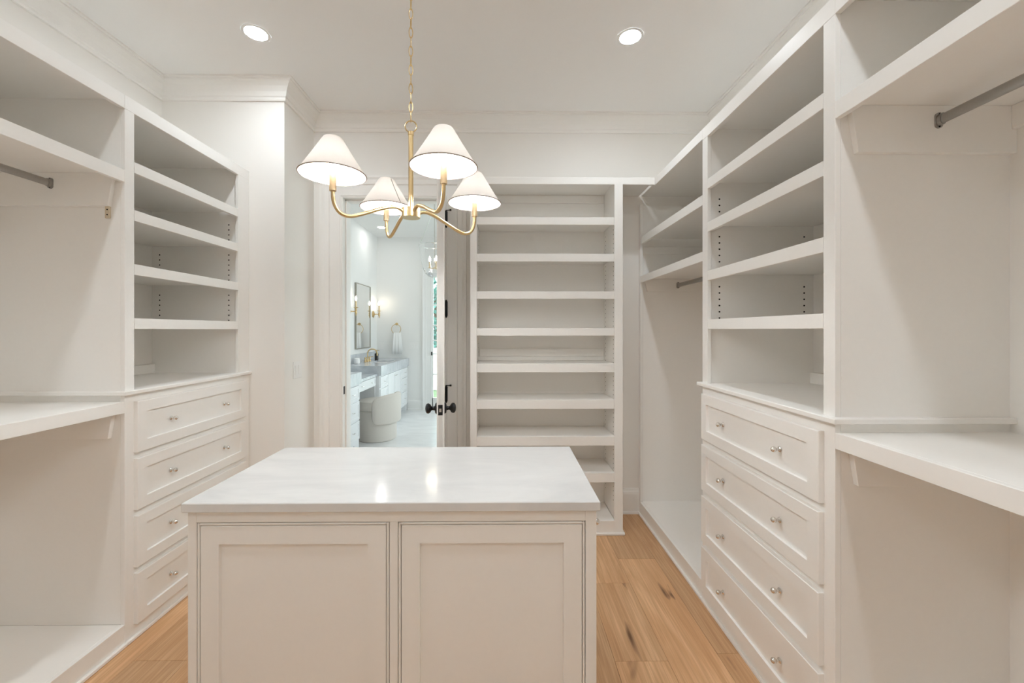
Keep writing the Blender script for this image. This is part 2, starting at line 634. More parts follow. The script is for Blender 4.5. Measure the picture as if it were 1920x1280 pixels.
def shelf(side, y0, y1, z0, z1, parent, name='shelf', u1=0.555, t=0.020):
    m = MB()
    sbox(m, side, 0.0, 0.019, y0, y1, z0, z1)
    sbox(m, side, 0.019, u1, y0, y1, z1 - t, z1)
    return m.build(name, PAINT, parent, bevel=BV)


def part(side, name, parent, u0, u1, y0, y1, z0, z1, mat=PAINT, bv=BV):
    return sbox(MB(), side, u0, u1, y0, y1, z0, z1).build(name, mat, parent, bevel=bv)


def tower(side, y0, y1, s_near, s_far, holes_far, label):
    t = thing('drawer_tower', (UX(side, 0.28), (y0 + y1) / 2, 0), label, 'cabinet')
    th = 0.019
    # carcass
    part(side, 'side_panel', t, 0.019, DEPTH, y0, y0 + th, DECK, TOPZ - 0.02, bv=0)
    part(side, 'side_panel', t, 0.019, DEPTH, y1 - s_far + 0.012, y1, DECK, TOPZ - 0.02, bv=0)
    part(side, 'back_panel', t, 0.553, 0.560, y0 + th, y1 - s_far + 0.012, CAPZ1, TOPZ - 0.02, bv=0)
    # face frame
    part(side, 'stile', t, 0, th, y0, y0 + s_near, CAPZ1, RAILZ)
    part(side, 'stile', t, 0, th, y1 - s_far, y1, CAPZ1, RAILZ)
    m = MB()
    sbox(m, side, 0, th, y0, y1, RAILZ, TOPZ)
    sbox(m, side, th, 0.565, y0, y1, TOPZ - 0.02, TOPZ)
    m.build('top_rail', PAINT, t, bevel=BV)
    for z0, z1 in SH:
        shelf(side, y0 + s_near + 0.001, y1 - s_far - 0.001, z0, z1, t, u1=0.552)
    # ledge, wrapping the near side
    m = MB()
    sbox(m, side, -0.022, 0.553, y0 - 0.022, y1 + (0.022 if side == 'R' else 0), CAPZ0, CAPZ1)
    m.build('ledge', PAINT, t, bevel=0.003)
    part(side, 'backsplash', t, 0.533, 0.553, y0 + th, y1 - s_far + 0.012, CAPZ1, CAPZ1 + 0.056)
    # base
    part(side, 'face_frame', t, 0, th, y0, y1, 0, CAPZ0)
    part(side, 'shoe_moulding', t, -0.014, 0, y0, y1, 0, 0.019, bv=0.004)
    part(side, 'base_back', t, 0.553, 0.560, y0 + th, y1 - th, 0, CAPZ0, bv=0)
    # shelf pin holes, in the far side panel
    yh = y1 - s_far + 0.012
    m = MB()
    for u in (0.067, 0.504):
        z = 1.47
        while z < 2.10:
            if not any(a - 0.004 < z < b for a, b in SH):
                m.lathe((UX(side, u), yh - 0.0006, z), [(0.0043, 0), (0.0043, 0.0012)], 'Y', 10, False)
            z += 0.032
    m.build('shelf_pin_holes', HOLE, t)['kind'] = 'stuff'
    # drawers
    dy0, dy1 = y0 + s_near - 0.004, y1 - (0.025 if side == 'R' else 0.060)
    kn = KNOB_NEGX if side == 'R' else KNOB_POSX
    w = dy1 - dy0
    for zt, zb in DR:
        m = MB().shaker(lambda a, b, d: (UX(side, -d), a, b), dy0, dy1, zb, zt, 0.0195, 0.050, 0.0105, slope=0.001)
        d = m.build('drawer', PAINT, t)
        for q in (0.25, 0.75):
            place('knob', kn, d, (UX(side, -0.011), dy0 + w * q, (zt + zb) / 2))
    return t


RY0, RY1 = 1.288, 2.160
LY0, LY1 = 1.871, CHY - 0.001
tower('R', RY0, RY1, 0.048, 0.054, True, 'white built-in drawer tower with open shelves, on the right-hand wall')
tower('L', LY0, LY1, 0.048, 0.112, True, 'white built-in drawer tower with open shelves, on the left-hand wall')


def rod(side, y0, y1, z, parent, u=0.305):
    x = UX(side, u)
    r = MB().tube([(x, y0 + 0.004, z), (x, y1 - 0.004, z)], 0.0155, 20, ry=0.0085).build('closet_rod', RODMETAL, parent)
    for y, s in ((y1, -1), (y0, 1)):
        m = MB()
        pts = []
        for k in range(24):
            a = 2 * PI * k / 24
            pts.append((0.0115 * math.cos(a), 0.0115 * math.sin(a) + (0.0125 if math.sin(a) >= 0 else -0.0125)))
        m.prism(pts, lambda a, b, d: (x + a, y + s * d, z + b), 0, 0.005)
        m.tube([(x, y + s * 0.004, z), (x, y + s * 0.016, z)], 0.0185, 18, ry=0.0110)
        m.build('rod_socket', RODMETAL, r, bevel=0.0)
        for dz in (0.019, -0.019):
            MB().lathe((x, y + s * 0.004, z + dz), [(0.0032, 0), (0.0032, 0.0018)], 'Y' if s > 0 else '-Y', 10, False).build('screw', BLACK, r)
    return r


def cleat(side, name, parent, yface, z0, z1, s=-1, u0=0.034, u1=0.553, slant=0.024):
    """board on a side panel, front end cut at a slant"""
    m = MB()
    poly = [(u0, z1), (u0 + slant, z0), (u1, z0), (u1, z1)]
    m.prism(poly, lambda a, b, d: (UX(side, a), yface + s * d, b), 0, 0.019)
    return m.build(name, PAINT, parent, bevel=0.001)


def hanging(side, y0, y1, label, rodz=2.054):
    t = thing('hanging_closet', (UX(side, 0.28), (y0 + y1) / 2, 0), label, 'closet')
    m = MB()
    sbox(m, side, 0, 0.019, y0, y1, RAILZ, TOPZ)
    sbox(m, side, 0.019, 0.565, y0, y1, TOPZ - 0.02, TOPZ)
    m.build('top_rail', PAINT, t, bevel=BV)
    part(side, 'back_panel', t, 0.553, 0.560, y0, y1, DECK, TOPZ - 0.02, bv=0)
    shelf(side, y0, y1, 2.068, 2.1225, t, u1=0.5535)
    shelf(side, y0, y1, 1.0385, 1.0895, t, u1=0.5535)
    cleat(side, 'shelf_cleat', t, y1, 1.957, 2.102)
    cleat(side, 'shelf_cleat', t, y1, 0.928, 1.069)
    part(side, 'back_cleat', t, 0.535, 0.553, y0, y1 - 0.019, 2.03, 2.102)
    part(side, 'back_cleat', t, 0.535, 0.553, y0, y1 - 0.019, 0.985, 1.069)
    rod(side, y0 + 0.02, y1 - 0.019, rodz, t)
    m = MB()
    sbox(m, side, 0, 0.019, y0, y1, 0, DECK)
    sbox(m, side, 0.019, 0.56, y0, y1, DECK - 0.02, DECK)
    m.build('deck', PAINT, t, bevel=BV)
    part(side, 'shoe_moulding', t, -0.014, 0, y0, y1, 0, 0.019, bv=0.004)
    return t


hanging('R', YF + 0.002, RY0, 'open hanging closet in the right foreground, before the right drawer tower')
lh = hanging('L', YF + 0.002, LY0, 'open hanging closet in the left foreground, before the left drawer tower')
# unpainted wooden tab below the left cleat
m = sbox(MB(), 'L', 0.060, 0.081, LY0 - 0.008, LY0, 1.905, 1.957)
tb = m.build('raw_tab', RAWWOOD, lh, bevel=0.001)
tb['label'] = 'small unpainted wooden tab with two screws'
for dz in (1.92, 1.943):
    MB().lathe((UX('L', 0.07), LY0 - 0.0078, dz), [(0.003, 0), (0.003, 0.0012)], '-Y', 10, False).build('screw', HOLE, tb)

# right far hanging bay, between tower and back wall
FY0, FY1 = RY1, YB
t = thing('hanging_closet', (UX('R', 0.28), (FY0 + FY1) / 2, 0), 'narrow full-length hanging closet between right drawer tower and back bookcase corner', 'closet')
part('R', 'end_panel', t, 0.019, 0.56, FY1 - 0.026, FY1 - 0.002, DECK, TOPZ - 0.10, bv=0)
part('R', 'stile', t, 0, 0.020, FY1 - 0.040, FY1 - 0.002, DECK, TOPZ - 0.092)
part('R', 'back_panel', t, 0.553, 0.560, FY0, FY1 - 0.026, DECK, TOPZ - 0.02, bv=0)
shelf('R', FY0 + 0.001, FY1 - 0.070, 2.060, 2.114, t, u1=0.5535)
shelf('R', FY0 + 0.001, FY1 - 0.0405, 1.768, 1.8175, t, u1=0.5535)
m = MB().prism([(0.021, 2.04), (0.021, 1.985), (0.553, 1.985), (0.553, 2.04)], lambda a, b, d: (UX('R', a), FY1 - 0.026 - d, b), 0, 0.012)
m.build('shelf_cleat', PAINT, t, bevel=0.001)
cleat('R', 'shelf_cleat', t, FY1 - 0.026, 1.700, 1.797, u0=0.03)
rod('R', FY0 + 0.001, FY1 - 0.046, 1.748, t, u=0.285)
m = MB()
sbox(m, 'R', 0, 0.019, FY0, FY1, 0, DECK)
sbox(m, 'R', 0.019, 0.56, FY0, FY1, DECK - 0.02, DECK)
m.build('deck', PAINT, t, bevel=BV)
part('R', 'shoe_moulding', t, -0.014, 0, FY0, FY1, 0, 0.019, bv=0.004)
m = MB()
sbox(m, 'R', 0, 0.019, FY0, 2.852, RAILZ + 0.008, TOPZ)
sbox(m, 'R', 0.019, 0.565, FY0, FY1 - 0.002, TOPZ - 0.02, TOPZ)
m.build('top_rail', PAINT, t, bevel=BV)

# ------------------------------------------------------------------ back bookcase
BX0, BX1, BY0 = -0.239, 0.810, 2.852
bc = thing('bookcase', ((BX0 + BX1) / 2, BY0 + 0.17, 0), 'tall white built-in bookcase of open shelves on the back wall', 'bookcase')
LS, RS = 0.045, 0.058
P = lambda n, *a, bv=BV: MB().box(*a).build(n, PAINT, bc, bevel=bv)
P('side_panel', BX0, BX0 + 0.020, BY0 + 0.019, YB - 0.002, 0, TOPZ - 0.02, bv=0)
P('side_panel', BX1 - 0.020, BX1, BY0 + 0.019, YB - 0.002, 0, TOPZ - 0.02, bv=0)
P('side_liner', BX1 - RS + 0.006, BX1 - 0.020, BY0 + 0.019, YB - 0.024, DECK, TOPZ - 0.02, bv=0)
P('side_liner', BX0 + 0.020, BX0 + LS - 0.006, BY0 + 0.019, YB - 0.024, DECK, TOPZ - 0.02, bv=0)
P('stile', BX0, BX0 + LS, BY0, BY0 + 0.019, 0, 2.410)
P('stile', BX1 - RS, BX1, BY0, BY0 + 0.019, 0, 2.410)
P('back_panel', BX0 + 0.020, BX1 - 0.020, YB - 0.024, YB - 0.002, 0, TOPZ - 0.02, bv=0)
m = MB().box(BX0, FACE['R'], BY0, BY0 + 0.019, 2.408, TOPZ).box(BX0, FACE['R'], BY0 + 0.019, YB - 0.002, TOPZ - 0.02, TOPZ)
m.build('top_rail', PAINT, bc, bevel=BV)
IX0, IX1 = BX0 + LS, BX1 - RS
for z1, z0 in [(2.183, 2.131), (1.931, 1.878), (1.674, 1.622), (1.421, 1.369), (1.177, 1.118), (0.928, 0.866), (0.676, 0.614), (0.425, 0.361)]:
    m = MB().box(IX0 + 0.001, IX1 - 0.001, BY0, BY0 + 0.019, z0, z1).box(IX0 - 0.004, IX1 + 0.004, BY0 + 0.019, YB - 0.026, z1 - 0.026, z1)
    m.build('shelf', PAINT, bc, bevel=BV)
P('cleat', IX0, IX1, YB - 0.038, YB - 0.024, 2.372, 2.426)
P('cleat', IX0, IX1, YB - 0.038, YB - 0.024, 1.210, 1.266)
m = MB().box(IX0, IX1, BY0, BY0 + 0.019, 0, DECK).box(IX0 - 0.004, IX1 + 0.004, BY0 + 0.019, YB - 0.024, DECK - 0.02, DECK)
m.build('deck', PAINT, bc, bevel=BV)
P('shoe_moulding', BX0 - 0.012, BX1 + 0.012, BY0 - 0.014, BY0, 0, 0.019, bv=0.004)
P('shoe_moulding', BX1, BX1 + 0.014, BY0, YB - 0.03, 0, 0.019, bv=0.004)
m = MB()
for yy in (BY0 + 0.05, YB - 0.07):
    z = 0.22
    while z < 2.13:
        m.lathe((IX1 + 0.0062, yy, z), [(0.003, 0), (0.003, 0.0012)], '-X', 8, False)
        m.lathe((IX0 - 0.0062, yy, z), [(0.003, 0), (0.003, 0.0012)], 'X', 8, False)
        z += 0.032
m.build('shelf_pin_holes', HOLE, bc)['kind'] = 'stuff'

# ------------------------------------------------------------------ island
IZ = 0.90
TX0, TX1, TY0, TY1 = -0.9525, 0.2835, 1.2315, 1.8155
bx(TX0, TX1, TY0, TY1, IZ - 0.0285, IZ)
ct = MB().box(TX0, TX1, TY0, TY1, IZ - 0.0285, IZ).build('countertop', QUARTZ, bevel=0.0025, loc=((TX0 + TX1) / 2, (TY0 + TY1) / 2, IZ - 0.0285))
tag(ct, 'white veined stone countertop slab on the closet island', 'countertop')
AX0, AX1, AY0, AY1, AZ = -0.943, 0.2745, 1.246, 1.800, IZ - 0.0285
isl = thing('island', ((AX0 + AX1) / 2, (AY0 + AY1) / 2, 0), 'white panelled closet island cabinet standing in the middle of the floor', 'island')
Q = lambda n, *a, bv=BV: MB().box(*a).build(n, PAINT, isl, bevel=bv)
Q('body', AX0 + 0.001, AX1 - 0.021, AY0 + 0.021, AY1, 0.0, AZ, bv=0)
doors = [(-0.917, -0.345), (-0.3205, 0.2415)]
zt, zb = 0.8365, 0.12
Q('stile', AX0, doors[0][0], AY0, AY0 + 0.021, 0, AZ)
Q('stile', doors[0][1], doors[1][0], AY0, AY0 + 0.021, zb, zt)
Q('stile', doors[1][1], AX1, AY0, AY0 + 0.021, 0, AZ)
Q('rail', doors[0][0], doors[1][1], AY0, AY0 + 0.021, zt, AZ)
Q('rail', doors[0][0], doors[1][1], AY0, AY0 + 0.021, 0, zb)
for a, b in doors:
    bd = 0.0085
    m = MB()
    g = 0.0022
    yb_ = AY0 - 0.0006
    # rounded bead frame, with a groove on each side
    m.box(a + g, a + bd, yb_, AY0 + 0.02, zb + g, zt - g).box(b - bd, b - g, yb_, AY0 + 0.02, zb + g, zt - g)
    m.box(a + bd, b - bd, yb_, AY0 + 0.02, zt - bd, zt - g).box(a + bd, b - bd, yb_, AY0 + 0.02, zb + g, zb + bd)
    m.build('bead', PAINT, isl, bevel=0.002)
    i = bd + 0.0022
    MB().shaker(lambda p, q, d: (p, AY0 + 0.0205 - d, q), a + i, b - i, zb + i, zt - i, 0.0200, 0.0545, 0.010, slope=0.0015).build('panel_door', PAINT, isl)
# drawer stack on the aisle side
m = MB().box(AX1 - 0.021, AX1 - 0.001, AY0 + 0.021, AY1, 0, AZ)
m.build('side_frame', PAINT, isl)
side = lambda a, b, dd: (AX1 - 0.001 + dd, a, b)
d = MB().shaker(side, AY0 + 0.05, AY1 - 0.04, 0.70, 0.845, 0.006, 0.045, 0.004).build('drawer', PAINT, isl)
for yy in (1.36, 1.68):
    place('knob', KNOB_POSX, d, (AX1 + 0.002, yy, 0.783))
for y0_, y1_, yk in ((AY0 + 0.05, 1.525, 1.505), (1.529, AY1 - 0.04, 1.549)):
    d = MB().shaker(side, y0_, y1_, 0.13, 0.68, 0.006, 0.045, 0.004).build('side_door', PAINT, isl)
    place('knob', KNOB_POSX, d, (AX1 + 0.004, yk, 0.62))

# ------------------------------------------------------------------ chandelier
CXY = (-0.338, 1.497)
ch = thing('chandelier', (CXY[0], CXY[1], 1.81), 'brass four-arm chandelier with cream cone shades hanging over the island', 'chandelier')
cxx, cyy = CXY
MB().lathe((cxx, cyy, 1.811), [(0.0315, 0), (0.0325, 0.001), (0.0325, 0.033), (0.0315, 0.034)], 'Z', 40).build('hub', BRASS, ch)
MB().lathe((cxx, cyy, 1.845), [(0.0088, 0), (0.0088, 0.262), (0.0104, 0.263), (0.0104, 0.274), (0.006, 0.277)], 'Z', 20).build('stem', BRASS, ch)
pts = [(cxx + 0.0205 * math.cos(a), cyy, 2.139 + 0.0205 * math.sin(a)) for a in [2 * PI * k / 32 for k in range(32)]]
MB().tube(pts, 0.0023, 10, True, up=(0, 1, 0)).build('ring', BRASS, ch)
# chain
lp = []
for k in range(28):
    a = 2 * PI * k / 28
    lp.append((0.0066 * math.cos(a), 0, 0.0185 * math.sin(a) * (1 - 0.06 * math.cos(2 * a))))
tmp = MB().tube(lp, 0.00165, 8, True, up=(0, 1, 0)).build('chain_link', BRASS, loc=(0, 0, 0))
LINK = tmp.data
bpy.data.objects.remove(tmp)
z, i = 2.1745, 0
while z < ZC - 0.045:
    place('chain_link', LINK, ch, (cxx, cyy, z), (0, 0, (0.35 if i % 2 else 0.35 + PI / 2) + random.uniform(-0.25, 0.25)))
    z += 0.0335; i += 1
MB().lathe((cxx, cyy, ZC - 0.05), [(0.006, 0), (0.010, 0.006), (0.010, 0.016), (0.05, 0.028), (0.064, 0.034), (0.065, 0.05)], 'Z', 40).build('canopy', BRASS, ch)


def smooth_path(ctrl, n=8):
    out = []
    P_ = [ctrl[0]] + ctrl + [ctrl[-1]]
    for i in range(1, len(P_) - 2):
        for k in range(n):
            t_ = k / n
            p0, p1, p2, p3 = (Vector(q) for q in P_[i - 1:i + 3])
            out.append(0.5 * ((2 * p1) + (p2 - p0) * t_ + (2 * p0 - 5 * p1 + 4 * p2 - p3) * t_ ** 2 + (3 * p1 - p0 - 3 * p2 + p3) * t_ ** 3))
    out.append(Vector(ctrl[-1]))
    return out


R_ARM = 0.264
SB = 1.909    # shade bottom
prof2d = [(0.026, 1.828), (0.042, 1.8375), (0.062, 1.8395), (0.085, 1.8345), (0.115, 1.823), (0.150, 1.807), (0.185, 1.792), (0.208, 1.7845), (0.226, 1.7845), (0.243, 1.792), (0.2555, 1.808), (0.2625, 1.830), (0.264, 1.862)]
for deg, sa in ((34.5, 1.6), (124.5, 5.55), (214.5, 1.2), (304.5, 2.2)):
    a = math.radians(deg)
    dx, dy = math.cos(a), math.sin(a)
    at = lambda r, z_: (cxx + dx * r, cyy + dy * r, z_)
    arm = MB().tube([at(p.x, p.y) for p in smooth_path([Vector((r, z_, 0)) for r, z_ in prof2d], 5)], 0.0062, 14).build('arm', BRASS, ch)
    cx_, cy_, _ = at(R_ARM, 0)
    MB().lathe((cx_, cy_, 1.857), [(0.0100, 0), (0.0108, 0.001), (0.0108, 0.054), (0.0095, 0.055)], 'Z', 24).build('candle_sleeve', BRASSLIGHT, arm)
    MB().lathe((cx_, cy_, 1.912), [(0.006, 0), (0.010, 0.004), (0.0185, 0.016), (0.0210, 0.028), (0.0165, 0.044), (0.004, 0.056)], 'Z', 16).build('bulb', BULB, arm)
    # cone shade, open at both ends, rounded shoulder
    pr = [(0.1030, 0.0), (0.1000, 0.0045), (0.0840, 0.0290), (0.0680, 0.0545), (0.0520, 0.0805), (0.0405, 0.1000), (0.0335, 0.1120), (0.0285, 0.1185), (0.0225, 0.1215), (0.0165, 0.1220)]
    n = 48
    v, f = [], []
    for r_, h in pr:
        for k in range(n):
            q = 2 * PI * k / n
            v.append((cx_ + r_ * math.cos(q), cy_ + r_ * math.sin(q), SB + h))
    for j in range(len(pr) - 1):
        for k in range(n):
            k2 = (k + 1) % n
            f.append((j * n + k, j * n + k2, (j + 1) * n + k2, (j + 1) * n + k))
    sh = MB().add(v, f, True).build('lamp_shade', SHADE, ch)
    ring = [(cx_ + 0.1028 * math.cos(2 * PI * k / n), cy_ + 0.1028 * math.sin(2 * PI * k / n), SB + 0.0006) for k in range(n)]
    MB().tube(ring, 0.0022, 8, True).build('rim_tape', SHADETRIM, sh)
    seam = [(cx_ + math.cos(sa) * (r_ + 0.0006), cy_ + math.sin(sa) * (r_ + 0.0006), SB + h) for r_, h in pr[1:7]]
    MB().tube(seam, 0.0012, 6).build('seam', SHADETRIM, sh)

# ------------------------------------------------------------------ recessed lamps


def can(x, y, zc, label, group, lens, r=0.056):
    t = thing('recessed_light', (x, y, zc), label, 'ceiling light', group)
    n = 40
    m = MB()
    pr = [(r + 0.016, -0.0005), (r + 0.015, -0.003), (r + 0.002, -0.004), (r, -0.0025), (r, -0.0005)]
    v, f = [], []
    for rr, h in pr:
        for k in range(n):
            q = 2 * PI * k / n
            v.append((x + rr * math.cos(q), y + rr * math.sin(q), zc + h))
    for j in range(len(pr) - 1):
        for k in range(n):
            k2 = (k + 1) % n
            f.append((j * n + k, j * n + k2, (j + 1) * n + k2, (j + 1) * n + k))
    m.add(v, f, True).build('trim_ring', WHITEPLASTIC, t)
    MB().lathe((x, y, zc - 0.0022), [(r, 0), (r, 0.0012)], 'Z', n, False).build('lens', lens, t)
    return t


can(-1.376, 2.312, ZC, 'round recessed ceiling light above the left drawer tower side', None, CANDIM)
can(0.700, 2.320, ZC, 'round recessed ceiling light right of the chandelier chain', None, CANDIM)
for x, sd in ((-1.376, 'left'), (0.700, 'right')):
    for y, nr in ((0.68, 'nearer the island'), (-0.55, 'nearer the front wall')):
        can(x, y, ZC, 'recessed ceiling light before the %s foreground hanging closet, %s' % (sd, nr), 'recessed lights over the foreground', CANLENS)
can(-1.965, 5.36, ZC, 'bathroom recessed ceiling light nearest the door head', None, CANBATH)
can(-1.98, 6.68, ZC, 'bathroom recessed ceiling light nearest the far wall', None, CANBATH)
can(-0.2, 5.36, ZC, 'bathroom recessed light over the open floor, nearer the closet', 'bathroom lights over the open floor', CANBATH)
can(-0.2, 6.68, ZC, 'bathroom recessed light over the open floor, nearer the garden door', 'bathroom lights over the open floor', CANBATH)

# ------------------------------------------------------------------ wall plates


def plate(name, label, fn, w, h, gangs, cat):
    """fn(a, b, d): a across, b up, d out of the wall"""
    t = thing(name, fn(0, -h / 2, 0), label, cat)
    m = MB().prism([(-w / 2, -h / 2), (w / 2, -h / 2), (w / 2, h / 2), (-w / 2, h / 2)], fn, 0.0005, 0.006)
    m.build('plate', WHITEPLASTIC, t, bevel=0.0015)
    for g in range(gangs):
        a0 = (g - (gangs - 1) / 2) * 0.046
        m = MB().prism([(a0 - 0.0165, -0.033), (a0 + 0.0165, -0.033), (a0 + 0.0165, 0.033), (a0 - 0.0165, 0.033)], fn, 0.006, 0.0085)
        m.build('rocker', WHITEPLASTIC, t, bevel=0.001)
    return t


plate('light_switch', 'white double light switch on the wall left of the door', lambda a, b, d: (CHX + d, 2.94 + a, 1.129 + b), 0.116, 0.116, 2, 'switch')
plate('light_switch', 'white wide light switch plate on the bathroom wall, right of the towel', lambda a, b, d: (-1.612 + a, BYF - d, 1.118 + b), 0.165, 0.118, 3, 'switch')
plate('wall_outlet', 'white outlet plate on the bathroom wall, left of the towel', lambda a, b, d: (-2.185 + a, BYF - d, 1.128 + b), 0.075, 0.118, 1, 'outlet')

# ------------------------------------------------------------------ closet door, standing open towards the room
HX, HY = -0.459, YB - 0.010
DLEN, DTH, DH = 0.768, 0.044, 2.402
ang = math.radians(7.9)
e1 = Vector((math.sin(ang), -math.cos(ang), 0))     # from hinge to latch
e2 = Vector((-math.cos(ang), -math.sin(ang), 0))    # from the right face into the slab
dr = thing('door_1', (HX, HY, 0.008), 'painted panel door standing open, seen edge-on beside the bookcase', 'door')
dr['kind'] = 'structure'
del dr['category']
H0 = Vector((HX, HY, 0.008))
dp = lambda a, b, d: tuple(H0 + e1 * a + e2 * d + Vector((0, 0, b)))
m = MB()
m.prism([(0.003, 0), (DLEN, 0), (DLEN, DH), (0.003, DH)], dp, 0.006, DTH - 0.006)
m.build('door_core', PAINT, dr)
for (a0, a1, b0, b1) in ((0.003, 0.115, 0, DH), (DLEN - 0.112, DLEN, 0, DH), (0.115, DLEN - 0.112, DH - 0.12, DH), (0.115, DLEN - 0.112, 0, 0.22), (0.115, DLEN - 0.112, 0.95, 1.09)):
    m = MB().prism([(a0, b0), (a1, b0), (a1, b1), (a0, b1)], dp, 0.0, DTH)
    m.build('door_stile' if b1 - b0 > 1 else 'door_rail', PAINT, dr, bevel=0.001)
kz = 0.935
for s, d0 in ((1, DTH), (-1, 0.0)):
    fr = (e1, Vector((0, 0, 1)), e2 * s)
    MB().lathe(dp(DLEN - 0.062, kz, d0), [(0.033, 0), (0.033, 0.004), (0.029, 0.010), (0.013, 0.014), (0.0105, 0.028), (0.014, 0.033), (0.026, 0.040), (0.031, 0.050), (0.0285, 0.060), (0.017, 0.067), (0.004, 0.069)], frame=fr, n=24).build('door_knob', BLACK, dr)
m = MB().prism([(0.010, kz - 0.03), (0.036, kz - 0.03), (0.036, kz + 0.03), (0.010, kz + 0.03)], lambda a, b, d: tuple(H0 + e1 * (DLEN + d) + e2 * a + Vector((0, 0, b))), 0, 0.002)
lp_ = m.build('latch_plate', BLACK, dr)
m = MB().prism([(0.0165, kz - 0.010), (0.0295, kz - 0.010), (0.0295, kz + 0.010), (0.0165, kz + 0.010)], lambda a, b, d: tuple(H0 + e1 * (DLEN + d) + e2 * a + Vector((0, 0, b))), 0.002, 0.010)
m.build('latch_bolt', NICKEL, lp_)
for hz in (2.255, 1.570, 0.920, 0.235):
    c = H0 + Vector((0.010, -0.010, hz - 0.008))
    m = MB().lathe(c - Vector((0, 0, 0.056)), [(0.004, -0.012), (0.007, -0.007), (0.0065, 0), (0.011, 0.0), (0.011, 0.112), (0.0065, 0.112), (0.007, 0.119), (0.004, 0.124)], 'Z', 12)
    hg = m.build('hinge', BLACK, dr)
    m = MB().prism([(0.004, hz - 0.062), (0.040, hz - 0.062), (0.040, hz + 0.046), (0.004, hz + 0.046)], dp, -0.0025, 0.0)
    m.build('hinge_leaf', BLACK, hg)
# hinge-pin stops on two of the hinges
for hz in (2.255, 0.920):
    c = H0 + Vector((0.010, -0.010, hz + 0.058))
    m = MB().tube([c, c + Vector((0.03, -0.004, 0))], 0.0035, 8).tube([c + Vector((0.028, -0.004, 0)), c + Vector((0.040, -0.006, 0))], 0.0075, 10)
    m.build('door_stop', BLACK, dr)

# ------------------------------------------------------------------ bathroom: garden door, window, outside
gd = thing('door_2', ((GX0 + GX1) / 2, BYF + 0.05, 0), 'tall white glazed garden door in the far bathroom wall', 'door')
gd['kind'] = 'structure'
del gd['category']
m = MB()
fy0, fy1 = BYF + 0.02, BYF + 0.065
m.box(GX0, GX0 + 0.016, fy0, fy1, 0, GZ).box(GX1 - 0.018, GX1, fy0, fy1, 0, GZ).box(GX0, GX1, fy0, fy1, GZ - 0.05, GZ).box(GX0, GX1, fy0, fy1, 0, 0.20)
m.build('door_frame', BATHWALL, gd, bevel=BV)
zz = [0.20, 0.62, 0.98, 1.22, 1.49, 1.85, GZ - 0.05]
for z0 in zz[1:-1]:
    bx(GX0 + 0.018, GX1 - 0.018, fy0 + 0.005, fy1 - 0.005, z0 - 0.011, z0 + 0.011).build('muntin', BATHWALL, gd, bevel=BV)
for z0, z1 in zip(zz[:-1], zz[1:]):
    bx(GX0 + 0.018, GX1 - 0.018, fy0 + 0.020, fy0 + 0.024, z0 + 0.011, z1 - 0.011).build('pane', PANE, gd)
bx(GX0 - 0.01, GX0 + 0.012, BYF - 0.03, BYF - 0.004, 0.96, 1.02).build('lever_latch', BLACK, gd)

w = thing('window_1', (BXR + 0.05, (WY0 + WY1) / 2, WZ0), 'wide white window in the right bathroom wall', 'window')
w['kind'] = 'structure'
del w['category']
m = MB()
for (a, b, c, d) in ((WY0, WY0 + 0.06, WZ0, WZ1), (WY1 - 0.06, WY1, WZ0, WZ1), (WY0, WY1, WZ0, WZ0 + 0.06), (WY0, WY1, WZ1 - 0.06, WZ1), ((WY0 + WY1) / 2 - 0.03, (WY0 + WY1) / 2 + 0.03, WZ0, WZ1)):
    m.box(BXR + 0.02, BXR + 0.07, a, b, c, d)
m.build('window_frame', BATHWALL, w, bevel=BV)
for a, b in ((WY0 + 0.06, (WY0 + WY1) / 2 - 0.03), ((WY0 + WY1) / 2 + 0.03, WY1 - 0.06)):
    bx(BXR + 0.042, BXR + 0.046, a, b, WZ0 + 0.06, WZ1 - 0.06).build('pane', PANE, w)

tag(bx(-14, 14, BYF + 0.1, BYF + 26, -0.16, -0.10).build('ground_outside', LAWN), 'lawn outside the bathroom', kind='structure')
tag(bx(BXR + 0.1, BXR + 14, YB - 4, BYF + 0.1, -0.16, -0.10).build('terrace_outside', FLOORMARBLE), 'pale terrace outside the bathroom window', kind='structure')
tag(MB().box(-6, 6, BYF + 3.0, BYF + 3.2, -0.10, 0.95).build('garden_wall', BATHWALL, bevel=0.01), 'low white garden wall seen through the glazed door', 'wall')


def leafy(name, label, cx_, cy_, z0, h, rx, n, seed):
    rnd = random.Random(seed)
    t = thing(name, (cx_, cy_, z0), label, 'tree')
    MB().tube([(cx_, cy_, z0), (cx_ + 0.05, cy_, z0 + h * 0.4), (cx_, cy_ + 0.05, z0 + h * 0.8)], [0.09, 0.06, 0.03], 10).build('trunk', BARK, t)
    m = MB()
    for _ in range(n):
        while True:
            p = Vector((rnd.uniform(-1, 1), rnd.uniform(-1, 1), rnd.uniform(-1, 1)))
            if 0.3 < p.length < 1: break
        c = Vector((cx_ + p.x * rx, cy_ + p.y * rx, z0 + h * 0.55 + p.z * h * 0.45))
        u = Vector((rnd.gauss(0, 1), rnd.gauss(0, 1), rnd.gauss(0, 1))).normalized()
        v_ = u.orthogonal().normalized()
        s = rnd.uniform(0.06, 0.13)
        m.add([c - u * s, c + v_ * s * 0.4, c + u * s, c - v_ * s * 0.4], [(0, 1, 2, 3)])
    m.build('foliage', LEAF, t)['kind'] = 'stuff'
    return t


leafy('garden_tree', 'blue-green leafy tree seen through the glazed bathroom door', -2.1, BYF + 5.0, -0.1, 3.4, 1.5, 2600, 3)

# ------------------------------------------------------------------ bathroom vanity
VF = -1.735      # cabinet front
CF = -1.703      # counter front
VXL = XL + 0.004


def vpart(name, parent, *a, mat=VANITY, bv=BV):
    return MB().box(*a).build(name, mat, parent, bevel=bv)


